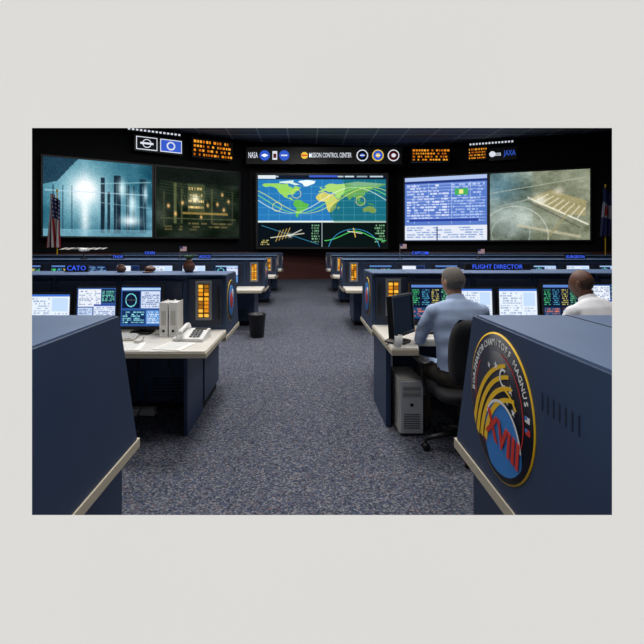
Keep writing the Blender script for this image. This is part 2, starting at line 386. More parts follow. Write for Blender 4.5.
y=.92-.14*np.exp(-((p.X-.76)/.14)**2); p.mix(((abs(p.Y-y)<.005)&(p.X>.52)).astype(float),(80,210,100)); p.ring(.75,1.05,.2,.3,(60,150,200),.012); p.line(.7,.78,.81,.81,(235,230,210),.003); p.line(.745,.74,.76,.86,(220,185,80),.004)
p.rows(.42,.69,.48,.95,7,(140,200,150)); p.rows(.91,.69,.99,.95,7,(140,200,150)); p.rows(.02,.9,.09,.98,3,(230,215,120))
big('world_map_screen',258,386,CW,1.45,4.52,p.a,.09)
# right 1: timeline
p=P(140,110,(86,120,196)); p.rect(0,0,1,.06,(170,190,230)); p.rect(0,.06,1,.1,(30,50,120)); 
for r in range(14): p.rect(.02,.12+.044*r,.98,.126+.044*r,(190,205,240),.7)
for c in (.12,.3,.44,.58,.8): p.rect(c,.1,c+.006,.74,(190,205,240),.7)
p.rows(.03,.13,.55,.72,14,(220,228,250),.7); p.rows(.58,.13,.97,.72,14,(180,200,240),.5); p.rect(.62,.2,.78,.3,(70,170,90)); p.rect(.67,.22,.72,.28,(230,230,140)); p.rect(.06,.66,.9,.7,(40,60,150)); p.rect(.0,.76,1,.99,(222,228,240)); p.rows(.03,.79,.95,.97,5,(110,140,195),.7); p.rect(.4,.78,.415,.99,(40,50,100))
big('timeline_screen',405,487,RW,1.74,4.58,p.a)
# right 2: station camera over earth
p=P(170,120,(116,126,110)); p.cloud(26,(3,6,12,24)); p.rect(.45,0,1,1,(118,116,84),.35); p.blob(.1,.2,.25,.3,(80,130,160),.6); p.blob(.2,.75,.25,.25,(165,180,185),.5)
p.ring(.25,.95,.35,.45,(190,195,185),.02,.7); p.ring(.22,.9,.2,.25,(180,190,180),.03,.5); p.line(.0,.3,.95,.12,(190,195,180),.004,.7)
p.poly([(.4,.4),(.62,.28),(.97,.45),(.95,.66),(.7,.62)],(176,160,110),.65)
for i in range(8): p.line(.46+.06*i,.44+.035*i,.6+.05*i,.34+.03*i,(222,216,188),.006,.85)
p.line(.4,.38,.98,.78,(232,228,210),.008,.9); p.line(.38,.42,.9,.82,(84,82,70),.007,.7); p.line(.1,.5,.42,.4,(150,160,150),.008,.8); p.blob(.52,.42,.06,.06,(236,234,220),.85); p.blob(.7,.3,.05,.05,(226,220,200),.7); p.line(.3,.78,.9,.95,(196,190,160),.014,.7); p.line(.6,.95,.8,.6,(150,140,100),.01,.7); p.noise(9)
big('video_wall_screen',490,590,RW,1.74,4.58,p.a)

# header displays -----------------------------------------------------------
def header(name,px0,px1,py0,py1,seg,off,fn):
    a=on_line(px0,seg,off); c=on_line(px1,seg,off); u=Vector((c.x-a.x,c.y-a.y,0)); L=u.length
    ym=(a.y+c.y)/2; z0,z1=hgt(py1,ym),hgt(py0,ym)
    b=B(); b.M=frame((a.x,a.y,z0),u,(0,0,1)); H=z1-z0
    b.box(0,L,0,H,-.15,0,BLK); b.M=b.M@Matrix.Translation((0,0,.012)); fn(b,L,H); b.M=Matrix.Identity(4)
    return b.build(name)
off=.3
def led(b,L,H):
    p=P(84,44,(14,10,6))
    for r in range(4):
        x=.04
        while x<.95:
            w=random.uniform(.03,.06); p.rect(x,.1+.23*r,x+w,.22+.23*r,random.choice([(235,140,30),(250,165,50),(190,100,20)])); x+=w+.025+(.05 if random.random()<.35 else 0)
    b.grid(p.a,(0.02,H-.02,0),(L-.02,H-.02,0),(.02,.02,0))
header('led_clock_display',192,233,140,159,LW,off,led)
header('led_clock_display',411,450,148,162,CW,.3,led)
header('led_clock_display',468,487,147,160,RW,off,led)
def disc(b,x,y,r,m,h=.02,n=24):
    b.tube([(x,y,0),(x,y,h)],r,m,n)
def lights(b,L,H):
    n=14
    for i in range(n): b.box(L*(i+.2)/n,L*(i+.75)/n,H*.3,H*.7,0,.02,WGLOW)
header('status_light_strip',127,181,130,134,LW,off,lights)
header('status_light_strip',469,514,141,145,RW,off,lights)
def logosL(b,L,H):
    b.box(L*.04,L*.46,H*.1,H*.9,0,.012,WGLOW); b.box(L*.055,L*.445,H*.15,H*.85,.0,.016,NAVY); disc(b,L*.25,H*.5,H*.27,WGLOW,.02); disc(b,L*.25,H*.5,H*.22,NAVY,.024); b.box(L*.12,L*.38,H*.44,H*.56,.02,.028,WGLOW)
    b.box(L*.52,L*.97,H*.1,H*.9,0,.012,WGLOW); b.box(L*.535,L*.955,H*.15,H*.85,0,.016,BGLOW); disc(b,L*.74,H*.5,H*.27,WGLOW,.02); disc(b,L*.74,H*.5,H*.18,BGLOW,.03)
header('logo_sign_board',134,183,137,153,LW,off,logosL)
def TL(b,s,sz,m,x,y,w): b.text(s,sz,m,Matrix.Translation((x,y,.012)),.004,width=w,bold=.004)
def logosC(b,L,H):
    TL(b,'NASA',H*.5,WGLOW,L*.045,H*.5,L*.06)
    disc(b,L*.12,H*.5,H*.3,BGLOW); b.box(L*.1,L*.14,H*.46,H*.54,.02,.03,WGLOW); disc(b,L*.12,H*.5,H*.1,WGLOW,.03)
    b.box(L*.17,L*.2,H*.25,H*.75,0,.02,WGLOW); b.box(L*.175,L*.195,H*.35,H*.6,0,.026,PRED)
    disc(b,L*.245,H*.5,H*.3,BGLOW); b.box(L*.225,L*.265,H*.46,H*.54,.02,.03,WGLOW)
    disc(b,L*.375,H*.5,H*.2,YGLOW); b.box(L*.355,L*.395,H*.46,H*.54,.02,.03,RGLOW)
    TL(b,'MISSION CONTROL CENTER',H*.4,WGLOW,L*.54,H*.5,L*.27)
    for i,c in enumerate((WGLOW,YGLOW,WGLOW)):
        x=L*(.745+.1*i); disc(b,x,H*.5,H*.34,c); disc(b,x,H*.5,H*.28,(NAVY,BGLOW,PRED)[i],.03); disc(b,x,H*.5,H*.12,(BGLOW,YGLOW,WGLOW)[i],.036); b.box(x-.1,x+.1,H*.47,H*.53,.03,.04,WGLOW)
header('mission_control_sign',246,402,147,164,CW,.3,logosC)
def jaxa(b,L,H):
    disc(b,L*.12,H*.5,H*.22,WGLOW); TL(b,'esa',H*.5,WGLOW,L*.32,H*.5,L*.22); TL(b,'JAXA',H*.6,BGLOW,L*.74,H*.5,L*.42)
header('logo_sign_board',489,517,147,160,RW,off,jaxa)

# ------------------------------------------------------------------ mission patch
def patch(b,o,u,r,simple=False):
    base=frame(o,u,(0,0,1)); b.M=base
    t=.004
    b.tube([(0,0,0),(0,0,t)],r,GOLD,64); b.tube([(0,0,0),(0,0,t+.002)],r*.975,NAVY,64)
    if simple:
        b.tube([(0,0,0),(0,0,t+.004)],r*.75,PBLUE,32); b.tube([(0,0,0),(0,0,t+.006)],r*.4,PRED,24); b.tube([(r*.3,r*.3,0),(r*.3,r*.3,t+.007)],r*.2,PWHITE,16); b.M=Matrix.Identity(4); return
    for w,c in [('BORZHAKOB',154),('CHAMITOFF',92),('MAGNUS',37)]:
        n=len(w); st=6.7
        for i,ch in enumerate(w):
            a=math.radians(c+st*(n-1)/2-st*i)
            M=Matrix.Translation((math.cos(a)*r*.86,math.sin(a)*r*.86,t+.0028))@Matrix.Rotation(a-math.pi/2,4,'Z')
            b.text(ch,r*.135,PWHITE,M,.0006,bold=.006)
    for k,a in enumerate((8,-2)):
        a=math.radians(a); x,y=math.cos(a)*r*.85,math.sin(a)*r*.85
        b.box(x-r*.055,x+r*.055,y-r*.035,y+r*.035,t,t+.003,(PWHITE,PRED)[k])
        b.box(x-r*.055,x-r*.0,y-r*.0,y+r*.035,t,t+.004,PBLUE)
    b.tube([(0,0,0),(0,0,t+.0025)],r*.74,NAVY,48)
    def clipd(x,y,m):
        d=math.hypot(x,y)
        return (x*r*m/d,y*r*m/d) if d>r*m else (x,y)
    def arc(cx,cy,rad,a0,a1,w0,w1,m,z=.004,n=28,lim=.93):
        vs=[];fs=[]
        for i in range(n+1):
            q=i/n; a=math.radians(a0+(a1-a0)*q); w=w0+(w1-w0)*q
            for rr in (rad-w/2,rad+w/2):
                x,y=clipd(cx+rr*math.cos(a),cy+rr*math.sin(a),lim); vs.append((x,y,t+z))
        for i in range(n): fs.append((2*i,2*i+1,2*i+3,2*i+2))
        b.add(vs,fs,m)
    arc(0,0,r*.755,-220,80,r*.02,r*.02,PRED,.0045,60)
    vs=[];N=56
    for i in range(N):
        a=2*math.pi*i/N; x,y=r*.16+r*.56*math.cos(a),-r*.46+r*.54*math.sin(a); x,y=clipd(x,y,.9); vs.append((x,y,t+.0048))
    b.add(vs,[tuple(range(N))],PBLUE)
    arc(r*.16,-r*.46,r*.55,10,150,r*.04,r*.04,PWHITE,.0066)
    for k in range(4):
        arc(r*.62,-r*.78,r*(1.44-.145*k),176-2*k,104-3*k,r*.11,r*.05,GOLD,.0055+k*.0003)
    arc(r*.2,-r*.2,r*.5,40,95,r*.05,r*.03,GOLD,.0072)
    b.text('XVIII',r*.48,PRED,Matrix.Translation((r*.2,-r*.38,t+.0085))@Matrix.Rotation(math.radians(-8),4,'Z'),.0006,bold=.03)
    arc(r*.22,r*.44,r*.11,60,300,r*.035,r*.035,PWHITE,.006)
    for x,y,s_ in [(-.02,.55,.045),(.42,.34,.05),(.33,.16,.035),(-.25,.5,.035),(.5,.08,.04)]:
        vv=[]
        for i in range(10):
            a=math.pi/2+i*math.pi/5; q=s_*r*(1.6 if i%2==0 else .6); vv.append((x*r+q*math.cos(a),y*r+q*math.sin(a),t+.006))
        b.add(vv,[tuple(range(10))],PWHITE)
    b.M=Matrix.Identity(4)

# ------------------------------------------------------------------ monitors
def monitor(b,x,y,z0,w,h,img,yaw=0,body=BLK,base=None,tilt=-4):
    base=.07 if base is None else base
    old=b.M
    R=old@Matrix.Translation((x,y,z0))@Matrix.Rotation(math.radians(yaw),4,'Z')
    b.M=R
    b.sell((0,.04,.012),(w*.28,.09,.012),body,.5)
    b.box(-.03,.03,.035,.07,.01,base+h*.5,body)
    b.M=R@Matrix.Translation((0,0,base+h/2))@Matrix.Rotation(math.radians(tilt),4,'X')
    f=.016
    b.box(-w/2-f,w/2+f,.002,.035,-h/2-f-.01,h/2+f,body)
    for q in ((-w/2-f,-w/2,-h/2-f-.01,h/2+f),(w/2,w/2+f,-h/2-f-.01,h/2+f),(-w/2,w/2,h/2,h/2+f),(-w/2,w/2,-h/2-f-.01,-h/2)): b.box(q[0],q[1],-.012,.002,q[2],q[3],body)
    b.box(-w*.3,w*.3,.035,.06,-h*.3,h*.3,body)
    b.grid(img,(-w/2,0,h/2),(w/2,0,h/2),(-w/2,0,-h/2))
    b.M=old

# ------------------------------------------------------------------ consoles
TOP=1.25; DZ=.75
def console(x0,x1,end,Df,Fy,By,far=False,nodesk=False,notch=None,lx=.2):
    b=B()
    s=1 if end==x0 else -1
    bx0,bx1=(x0+lx,x1) if s>0 else (x0,x1-lx)
    tr=.68
    tower=[(Fy,tr),(Fy,.80),(Fy+.03,TOP-.03),(Fy+.0,TOP),(By,TOP),(By+.19,tr)]
    b.prism_x(tower,x0,x1,BLUE)
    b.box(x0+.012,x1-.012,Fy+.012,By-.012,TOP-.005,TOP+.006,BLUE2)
    n=int((x1-x0)/.61)
    for i in range(1,n+1):
        xx=end+s*(.36+.61*(i-1))
        if x0+.05<xx<x1-.05:
            b.box(xx-.003,xx+.003,Fy+.01,By-.01,TOP+.004,TOP+.0075,DK)
            b.box(xx-.004,xx+.004,Fy-.004,Fy+.02,.76,TOP-.02,BLUED)
            b.box(min(xx+s*.04,xx+s*.57),max(xx+s*.04,xx+s*.57),Fy-.006,Fy+.04,.80,TOP-.06,BLUED)
    b.box(x0-.006,x1+.006,Fy-.02,By+.205,tr-.035,tr+.005,BEIGE)
    if not nodesk:
        if notch:
            nx,ny=notch
            prof=[(x0,Df),(nx,Df),(nx+.06,ny),(x1,ny),(x1,Fy+.02),(x0,Fy+.02)]
            b.prism_z(prof,DZ-.035,DZ,DESK)
            b.prism_z([(x0-.006,Df-.008),(nx,Df-.008),(nx+.06,ny-.008),(x1,ny-.008),(x1,Fy),(x0-.006,Fy)],DZ-.055,DZ-.012,BEIGE)
        else:
            b.box(x0,x1,Df,Fy+.02,DZ-.03,DZ,DESK); b.box(x0-.006,x1+.006,Df-.008,Fy,DZ-.05,DZ-.012,BEIGE)
    b.box(bx0,bx1,Fy+.02,By+.1,.08,tr-.03,BLUE); b.box(bx0+.02,bx1-.02,Fy+.05,By+.07,0,.08,DK)
    ex=(end+s*lx)
    for i in range(n+1):
        a=ex+s*(.02+.6*i); c=a+s*.56; a,c=min(a,c),max(a,c)
        if a<bx0 or c>bx1: continue
        b.box(a,c,Fy+.008,Fy+.03,.1,.62,BLUE if i%2==0 else BLUED)
        for k in range(6): b.box(a+.1,c-.1,Fy+.0045,Fy+.012,.14+.03*k,.152+.03*k,DK)
        b.box(a,c,By+.09,By+.11,.1,.6,BLUE)
    if not nodesk:
        for xx in np.arange(1.5,abs(x1-x0),1.8):
            q=end+s*xx; b.box(q-.02,q+.02,Fy-.32,Fy+.03,0,DZ-.05,BLUE)
    a,c=(end+s*.03,end+s*.33); a,c=min(a,c),max(a,c)
    b.box(a,c,Fy-.012,Fy+.02,.79,TOP-.04,BLUED)
    mx=(a+c)/2+s*.02
    b.box(mx-.075,mx+.075,Fy-.022,Fy,.84,1.2,GREY); 
    b.grid(led_img(),(mx-.05,Fy-.024,1.175),(mx+.05,Fy-.024,1.175),(mx-.05,Fy-.024,.865))
    b.box(mx-s*.13-.012,mx-s*.13+.012,Fy-.02,Fy,.85,1.15,BLK)
    return b
def far_mons(b,xs,Fy,z=DZ):
    for x in xs:
        monitor(b,x,Fy-.16,z,.42,.32,mon_img(random.choice(['win','orbit','tele','tele','x','doc']),28,20),base=.08)
b=console(-3.3,-.73,-.73,0,.92,1.77,nodesk=True,lx=.03)
b.build('flight_control_console',.006)
b=console(.66,3.4,.66,0,.92,1.77,nodesk=True,lx=.04)
for k in range(7): b.box(.6585,.662,1.08+.028*k,1.086+.028*k,1.07,1.12,BLUED)
patch(b,(.6605,1.53,.985),(0,-1,0),.245)
b.build('flight_control_console')
bl=console(-4.6,-.73,-.73,3.3,4.15,4.75); patch(bl,(-.7295,4.42,.99),(0,1,0),.2,simple=True)
bl.box(-.97,-.94,3.6,4.15,.0,.70,BLUE); bl.build('flight_control_console',.005)
br=console(.66,5.2,.66,3.4,4.4,5.1,notch=(.86,3.72)); patch(br,(.6595,4.75,.99),(0,-1,0),.2,simple=True)
br.box(.68,.72,3.78,4.45,0,.70,BLUE); br.build('flight_control_console',.005)
for (fy,by,xl,xr,dl) in [(8.5,9.15,-6.6,7.0,.75),(11.9,12.5,-8.0,8.6,.8),(15.0,15.6,-6.2,9.6,.9)]:
    b=console(xl,-.76,-.76,fy-dl,fy,by,far=True); far_mons(b,np.arange(-1.45,xl+.3,-.61),fy); patch(b,(-.7595,fy+.3,.99),(0,1,0),.18,simple=True); b.build('flight_control_console',.004)
    b=console(.72,xr,.72,fy-dl,fy,by,far=True); far_mons(b,np.arange(1.4,xr-.3,.61),fy); patch(b,(.7195,fy+.3,.99),(0,-1,0),.18,simple=True); b.build('flight_control_console',.004)

def xat(px,y): return (px-CX)/F*y
def mon(px0,px1,y,style,h=.32,base=.07,**k):
    b=B(); a,c=xat(px0,y),xat(px1,y); monitor(b,(a+c)/2,y,DZ,c-a-.036,h,mon_img(style,96,70),base=base,**k); return b.build('computer_monitor')
mon(16,72,4.0,'doc',.3,.04); mon(75,118,3.98,'win',.33); mon(119,163,3.95,'orbit',.34)
mon(-45,12,4.0,'tele',.32)
mon(409,453,4.2,'tele',.33,.08); mon(456,494,4.2,'doc',.3); mon(497,539,4.2,'doc',.32,.05); mon(541,581,4.2,'tele',.33,.08); mon(584,628,4.2,'win',.33,.08)
b=B(); monitor(b,.775,3.58,DZ,.34,.28,P(40,30,(14,22,34)).a,yaw=52,base=.09); b.build('computer_monitor')

def keyboard(x,y,yaw=0,m=LGREY):
    b=B(); b.M=Matrix.Translation((x,y,DZ+.0005))@Matrix.Rotation(math.radians(yaw),4,'Z')
    b.prism_x([(-.075,0),(.075,0),(.075,.03),(-.075,.012)],-.22,.22,m)
    for r in range(5):
        for k in range(14):
            yy=-.062+.026*r; zz=.0135+.12*(yy+.075); b.box(-.205+.0295*k,-.181+.0295*k,yy,yy+.021,zz,zz+.008,WHITE if m is LGREY else GREY)
    b.build('keyboard')
keyboard(-1.62,3.72,4); keyboard(-2.6,3.72,-3); keyboard(1.22,4.0,0,BLK); keyboard(2.35,4.02,0,BLK)
for x,y in ((-1.33,3.6),(1.55,3.92)):
    b=B(); b.sell((x,y,DZ+.016),(.03,.055,.016),LGREY,.8); b.tube([(x,y+.05,DZ+.012),(x-.01,y+.12,DZ+.004),(x-.03,y+.2,DZ+.004)],.003,BLK,6); b.build('computer_mouse')
for x,yaw in ((-1.2,0),(-1.12,4)):
    b=B(); b.M=Matrix.Translation((x,3.82,DZ))@Matrix.Rotation(math.radians(yaw),4,'Z')
    b.box(-.035,-.031,0,.25,0,.29,WHITE); b.box(.031,.035,0,.25,0,.29,WHITE); b.box(-.035,.035,-.003,.002,0,.29,WHITE); b.box(-.028,.028,.01,.24,.005,.28,PAPER); b.box(-.02,.02,-.0045,-.003,.1,.22,LGREY)
    b.tube([(0,-.003,.05),(0,-.008,.05)],.012,BLK,10); b.build('ring_binder')
b=B(); b.M=Matrix.Translation((-.93,3.72,DZ))@Matrix.Rotation(math.radians(-6),4,'Z')
b.prism_x([(-.1,0),(.11,0),(.11,.075),(.05,.07),(-.1,.025)],-.12,.12,WHITE)
for r in range(4):
    for k in range(3): b.box(.0+.03*k,.022+.03*k,-.075+.03*r,-.055+.03*r,.034+.0095*r,.046+.0095*r,GREY)
b.box(-.0,.1,.055,.09,.07,.078,DK)
b.tube([(-.075,-.1,.06),(-.078,-.07,.075),(-.08,0,.085),(-.078,.07,.1),(-.075,.1,.095)],[.026,.02,.016,.02,.026],WHITE,12)
b.sell((-.075,-.085,.045),(.03,.03,.022),WHITE,.7); b.sell((-.075,.088,.08),(.03,.03,.022),WHITE,.7)
pts=[]
for i in range(60):
    t=i/59; pts.append((-.12-.03*math.sin(t*3.1)+.008*math.cos(i*1.6),-.09+.17*t,.012+.008*math.sin(i*1.6)))
b.tube(pts,.0035,WHITE,6); b.build('desk_telephone')
b=B()
for x,y,a in [(-1.35,3.44,8),(-1.0,3.46,-12),(-1.85,3.45,3),(-2.2,3.45,-5)]:
    b.M=Matrix.Translation((x,y,DZ+.001))@Matrix.Rotation(math.radians(a),4,'Z'); b.box(-.11,.11,-.13,.13,0,.004,PAPER); 
    for r in range(8): b.box(-.09,.07,-.11+.028*r,-.105+.028*r,.004,.0045,GREY)
b.M=Matrix.Identity(4); b.build('paper_documents')
b=B(); b.lathe((.71,3.44,DZ),[(.03,0),(.033,.02),(.036,.09),(.032,.09),(.028,.02)],WHITE); b.build('coffee_mug')
b=B()
for k in range(6):
    x=-1.25-.28*k; b.tube([(x,4.12,.7),(x+.03,4.05,.45),(x+.12,4.02,.2),(x+.05,3.98,.02),(x+.25,3.96,.012)],.008,BLK,6)
b.box(-1.7,-1.35,4.02,4.1,.0,.06,LGREY); b.build('power_cable_bundle')
b=B(); b.box(.76,.95,3.62,4.05,.015,.44,LGREY); b.box(.765,.945,3.605,3.62,.02,.435,WHITE)
b.box(.78,.93,3.598,3.606,.36,.4,LGREY); b.box(.78,.93,3.598,3.606,.31,.35,LGREY); b.box(.79,.92,3.596,3.6,.328,.332,DK); b.box(.79,.92,3.596,3.6,.378,.382,DK)
b.tube([(.855,3.606,.25),(.855,3.595,.25)],.014,BLK,12)
for k in range(7): b.box(.79,.92,3.598,3.606,.06+.018*k,.068+.018*k,GREY)
for k in range(8): b.box(.757,.761,3.68,3.9,.08+.03*k,.09+.03*k,GREY)
for x in (.78,.93):
    for y in (3.65,4.02): b.box(x-.012,x+.012,y-.012,y+.012,0,.016,BLK)
b.build('desktop_computer_tower',.004)
b=B(); b.lathe((-.80,7.5,0),[(.11,0),(.115,.01),(.145,.36),(.155,.37),(.155,.385),(.138,.385),(.105,.02)],BLK,24); b.build('waste_bin')
def sign(txt,px,y,sz,name='console_name_sign'):
    b=B(); x=xat(px,y); w=len(txt)*sz*.34+.02
    b.box(x-w,x+w,y-.01,y+.01,TOP+.006,TOP+.02+sz*.8,DK); b.box(x-w,x+w,y-.03,y+.03,TOP+.006,TOP+.014,DK)
    b.text(txt,sz,SIGNB,frame((x,y-.012,TOP+.014+sz*.4),(1,0,0),(0,0,1)),.002,bold=.004); b.build(name)
sign('CATO',77,4.6,.07); sign('FLIGHT DIRECTOR',497,4.95,.066)
sign('ADCO',205,8.95,.08); sign('ODIN',150,12.3,.11); sign('SURGEON',575,8.95,.08); sign('CAPCOM',420,12.3,.11); sign('THOR',118,8.95,.075)
b=B(); y=8.75; x=xat(84,y); z=1.46
b.lathe((x,y,TOP+.006),[(.07,0),(.07,.012),(.012,.02),(.01,.2)],BLK,16)
b.tube([(x-.36,y,z),(x+.36,y,z)],.012,LGREY,8); b.tube([(x,y-.15,z-.02),(x,y+.15,z-.02)],[.035,.035],WHITE,14); b.tube([(x-.06,y-.05,z-.02),(x+.08,y-.05,z-.02)],.026,WHITE,14)
for sx in (-1,1):
    for q in (.2,.32):
        for sy in (-1,1):
            b.M=Matrix.Translation((x+sx*q,y+sy*.13,z))@Matrix.Rotation(math.radians(8),4,'X'); b.box(-.035,.035,-.11,.11,-.003,.003,LGREY); b.M=Matrix.Identity(4)
b.build('space_station_model')
def vase(px,y,h,r,leaf=False,name='ceramic_vase'):
    b=B(); x=xat(px,y); b.lathe((x,y,TOP+.006),[(r*.6,0),(r,.35*h),(r*.95,.6*h),(r*.5,.85*h),(r*.6,h),(r*.5,h),(r*.4,.85*h)],BROWN,20)
    if leaf:
        for k in range(9):
            a=k*.7; b.tube([(x,y,TOP+h*.9),(x+math.cos(a)*r*.5,y+math.sin(a)*r*.5,TOP+h*1.25),(x+math.cos(a)*r*1.1,y+math.sin(a)*r*1.1,TOP+h*1.4)],[.004,.012,.002],GREEN,6)
    b.build(name)
vase(189,4.5,.13,.06,True,'potted_plant'); vase(121,4.5,.08,.05); 
b=B(); x=xat(150,4.5); b.sell((x,4.5,TOP+.04),(.055,.065,.034),BROWN,1); b.sell((x+.0,4.44,TOP+.014),(.05,.06,.007),BROWN,1); b.build('peaked_cap')
for px,y,h in ((400,8.8,.3),(478,8.8,.2),(180,8.8,.25)):
    b=B(); x=xat(px,y); b.lathe((x,y,TOP+.006),[(.04,0),(.04,.01),(.005,.015),(.004,h)],BLK,10)
    p=P(14,10,(225,225,225))
    for r in range(5): p.rect(0,r/5,1,r/5+.1,(180,30,40))
    p.rect(0,0,.45,.5,(30,40,110)); b.grid(p.a,(x,y,TOP+h),(x+.13,y,TOP+h),(x,y,TOP+h-.09),CLOTH); b.build('desk_flag')

# ------------------------------------------------------------------ flags on poles
def flag(x,y,top,kind):
    b=B(); b.lathe((x,y,0),[(.2,0),(.2,.03),(.03,.06),(.018,.1)],GOLD,20); b.tube([(x,y,.05),(x,y,top)],.018,GOLD,10); b.sell((x,y,top+.04),(.035,.035,.05),GOLD)
    if kind=='us':
        p=P(60,80,(190,190,195))
        for r in range(7): p.rect(r*2/13,0,(r*2+1)/13,1,(140,26,34))
        p.rect(.46,0,1,.42,(28,34,84))
        for i in range(6):
            for j in range(5): p.disc(.51+.085*i,.05+.08*j,.015,.018,(210,210,220))
    else:
        p=P(60,80,(30,40,90)); p.rect(0,.3,1,.6,(150,150,170)); p.disc(.5,.45,.2,.12,(160,40,40))
    hgt_=1.85; wd=.42
    def wave(u,v): return Vector((.04*math.sin(u*9+v*3)-u*.12*(1-v),-.1-.09*math.sin(u*16+v*1.5),-.25*u*(1-v)))
    b.grid(p.a,(x-wd*.4,y,top-.05),(x+wd*.6,y,top-.05),(x-wd*.62,y,top-hgt_),CLOTH,wave)
    b.build('flagpole_with_flag')
flag(-8.25,14.98,3.3,'us'); flag(11.15,16.7,3.7,'x')

# ------------------------------------------------------------------ office chair
def chair(x,y,yaw=0):
    b=B(); b.M=Matrix.Translation((x,y,0))@Matrix.Rotation(math.radians(yaw),4,'Z')
    for k in range(5):
        a=math.radians(90+18+72*k); c,s=math.cos(a),math.sin(a)
        b.tube([(.03*c,.03*s,.13),(.16*c,.16*s,.115),(.3*c,.3*s,.085)],[(.03,.03),(.022,.026),(.014,.02)],BLK,8)
        b.tube([(.3*c,.3*s,.085),(.3*c,.3*s,.05)],.01,BLK,8)
        for q in (-1,1):
            ox,oy=.3*c-s*.017*q,.3*s+c*.017*q
            b.tube([(ox-s*.009,oy+c*.009,.028),(ox+s*.009,oy-c*.009,.028)],.028,BLK,14)
    b.tube([(0,0,.1),(0,0,.25)],.035,BLK,14); b.tube([(0,0,.25),(0,0,.4)],.018,CHROME,12); b.box(-.1,.1,-.12,.12,.37,.4,BLK)
    b.sell((0,.02,.435),(.25,.25,.045),FAB,.45,28,12)
    vs=[];fs=[];nu,nv=14,14
    for side in (0,1):
        for j in range(nv+1):
            for i in range(nu+1):
                u=i/nu*2-1;v=j/nv; 
                w=.225*(1-.25*max(0,(abs(v-.5)*2))**4); 
                yy=-.27-.06*v+.05*u*u+.03*math.sin(v*math.pi)+(-.05 if side==0 else 0)*(1-u**8)*(1-(2*v-1)**8)
                vs.append((u*w,yy-.02,.56+.46*v))
    K=(nu+1)*(nv+1)
    for j in range(nv):
        for i in range(nu):
            q=j*(nu+1)+i; fs.append((q,q+1,q+nu+2,q+nu+1)); fs.append((K+q,K+q+nu+1,K+q+nu+2,K+q+1))
    for i in range(nu): fs.append((i,K+i,K+i+1,i+1)); q=nv*(nu+1)+i; fs.append((q,q+1,K+q+1,K+q))
    for j in range(nv): q=j*(nu+1); fs.append((q,q+nu+1,K+q+nu+1,K+q)); q+=nu; fs.append((q,K+q,K+q+nu+1,q+nu+1))
    b.add(vs,fs,FAB,True)
    b.tube([(0,-.1,.385),(0,-.29,.39),(0,-.37,.45),(0,-.38,.75)],[(.012,.03)]*4,BLK,8)
    for sx in (-1,1):
        b.tube([(sx*.2,.0,.4),(sx*.3,.0,.42),(sx*.325,-.0,.55),(sx*.325,0,.655)],[.015]*4,BLK,8)
        b.sell((sx*.325,.02,.67),(.04,.13,.016),BLK,.6)
    return b.build('office_chair')

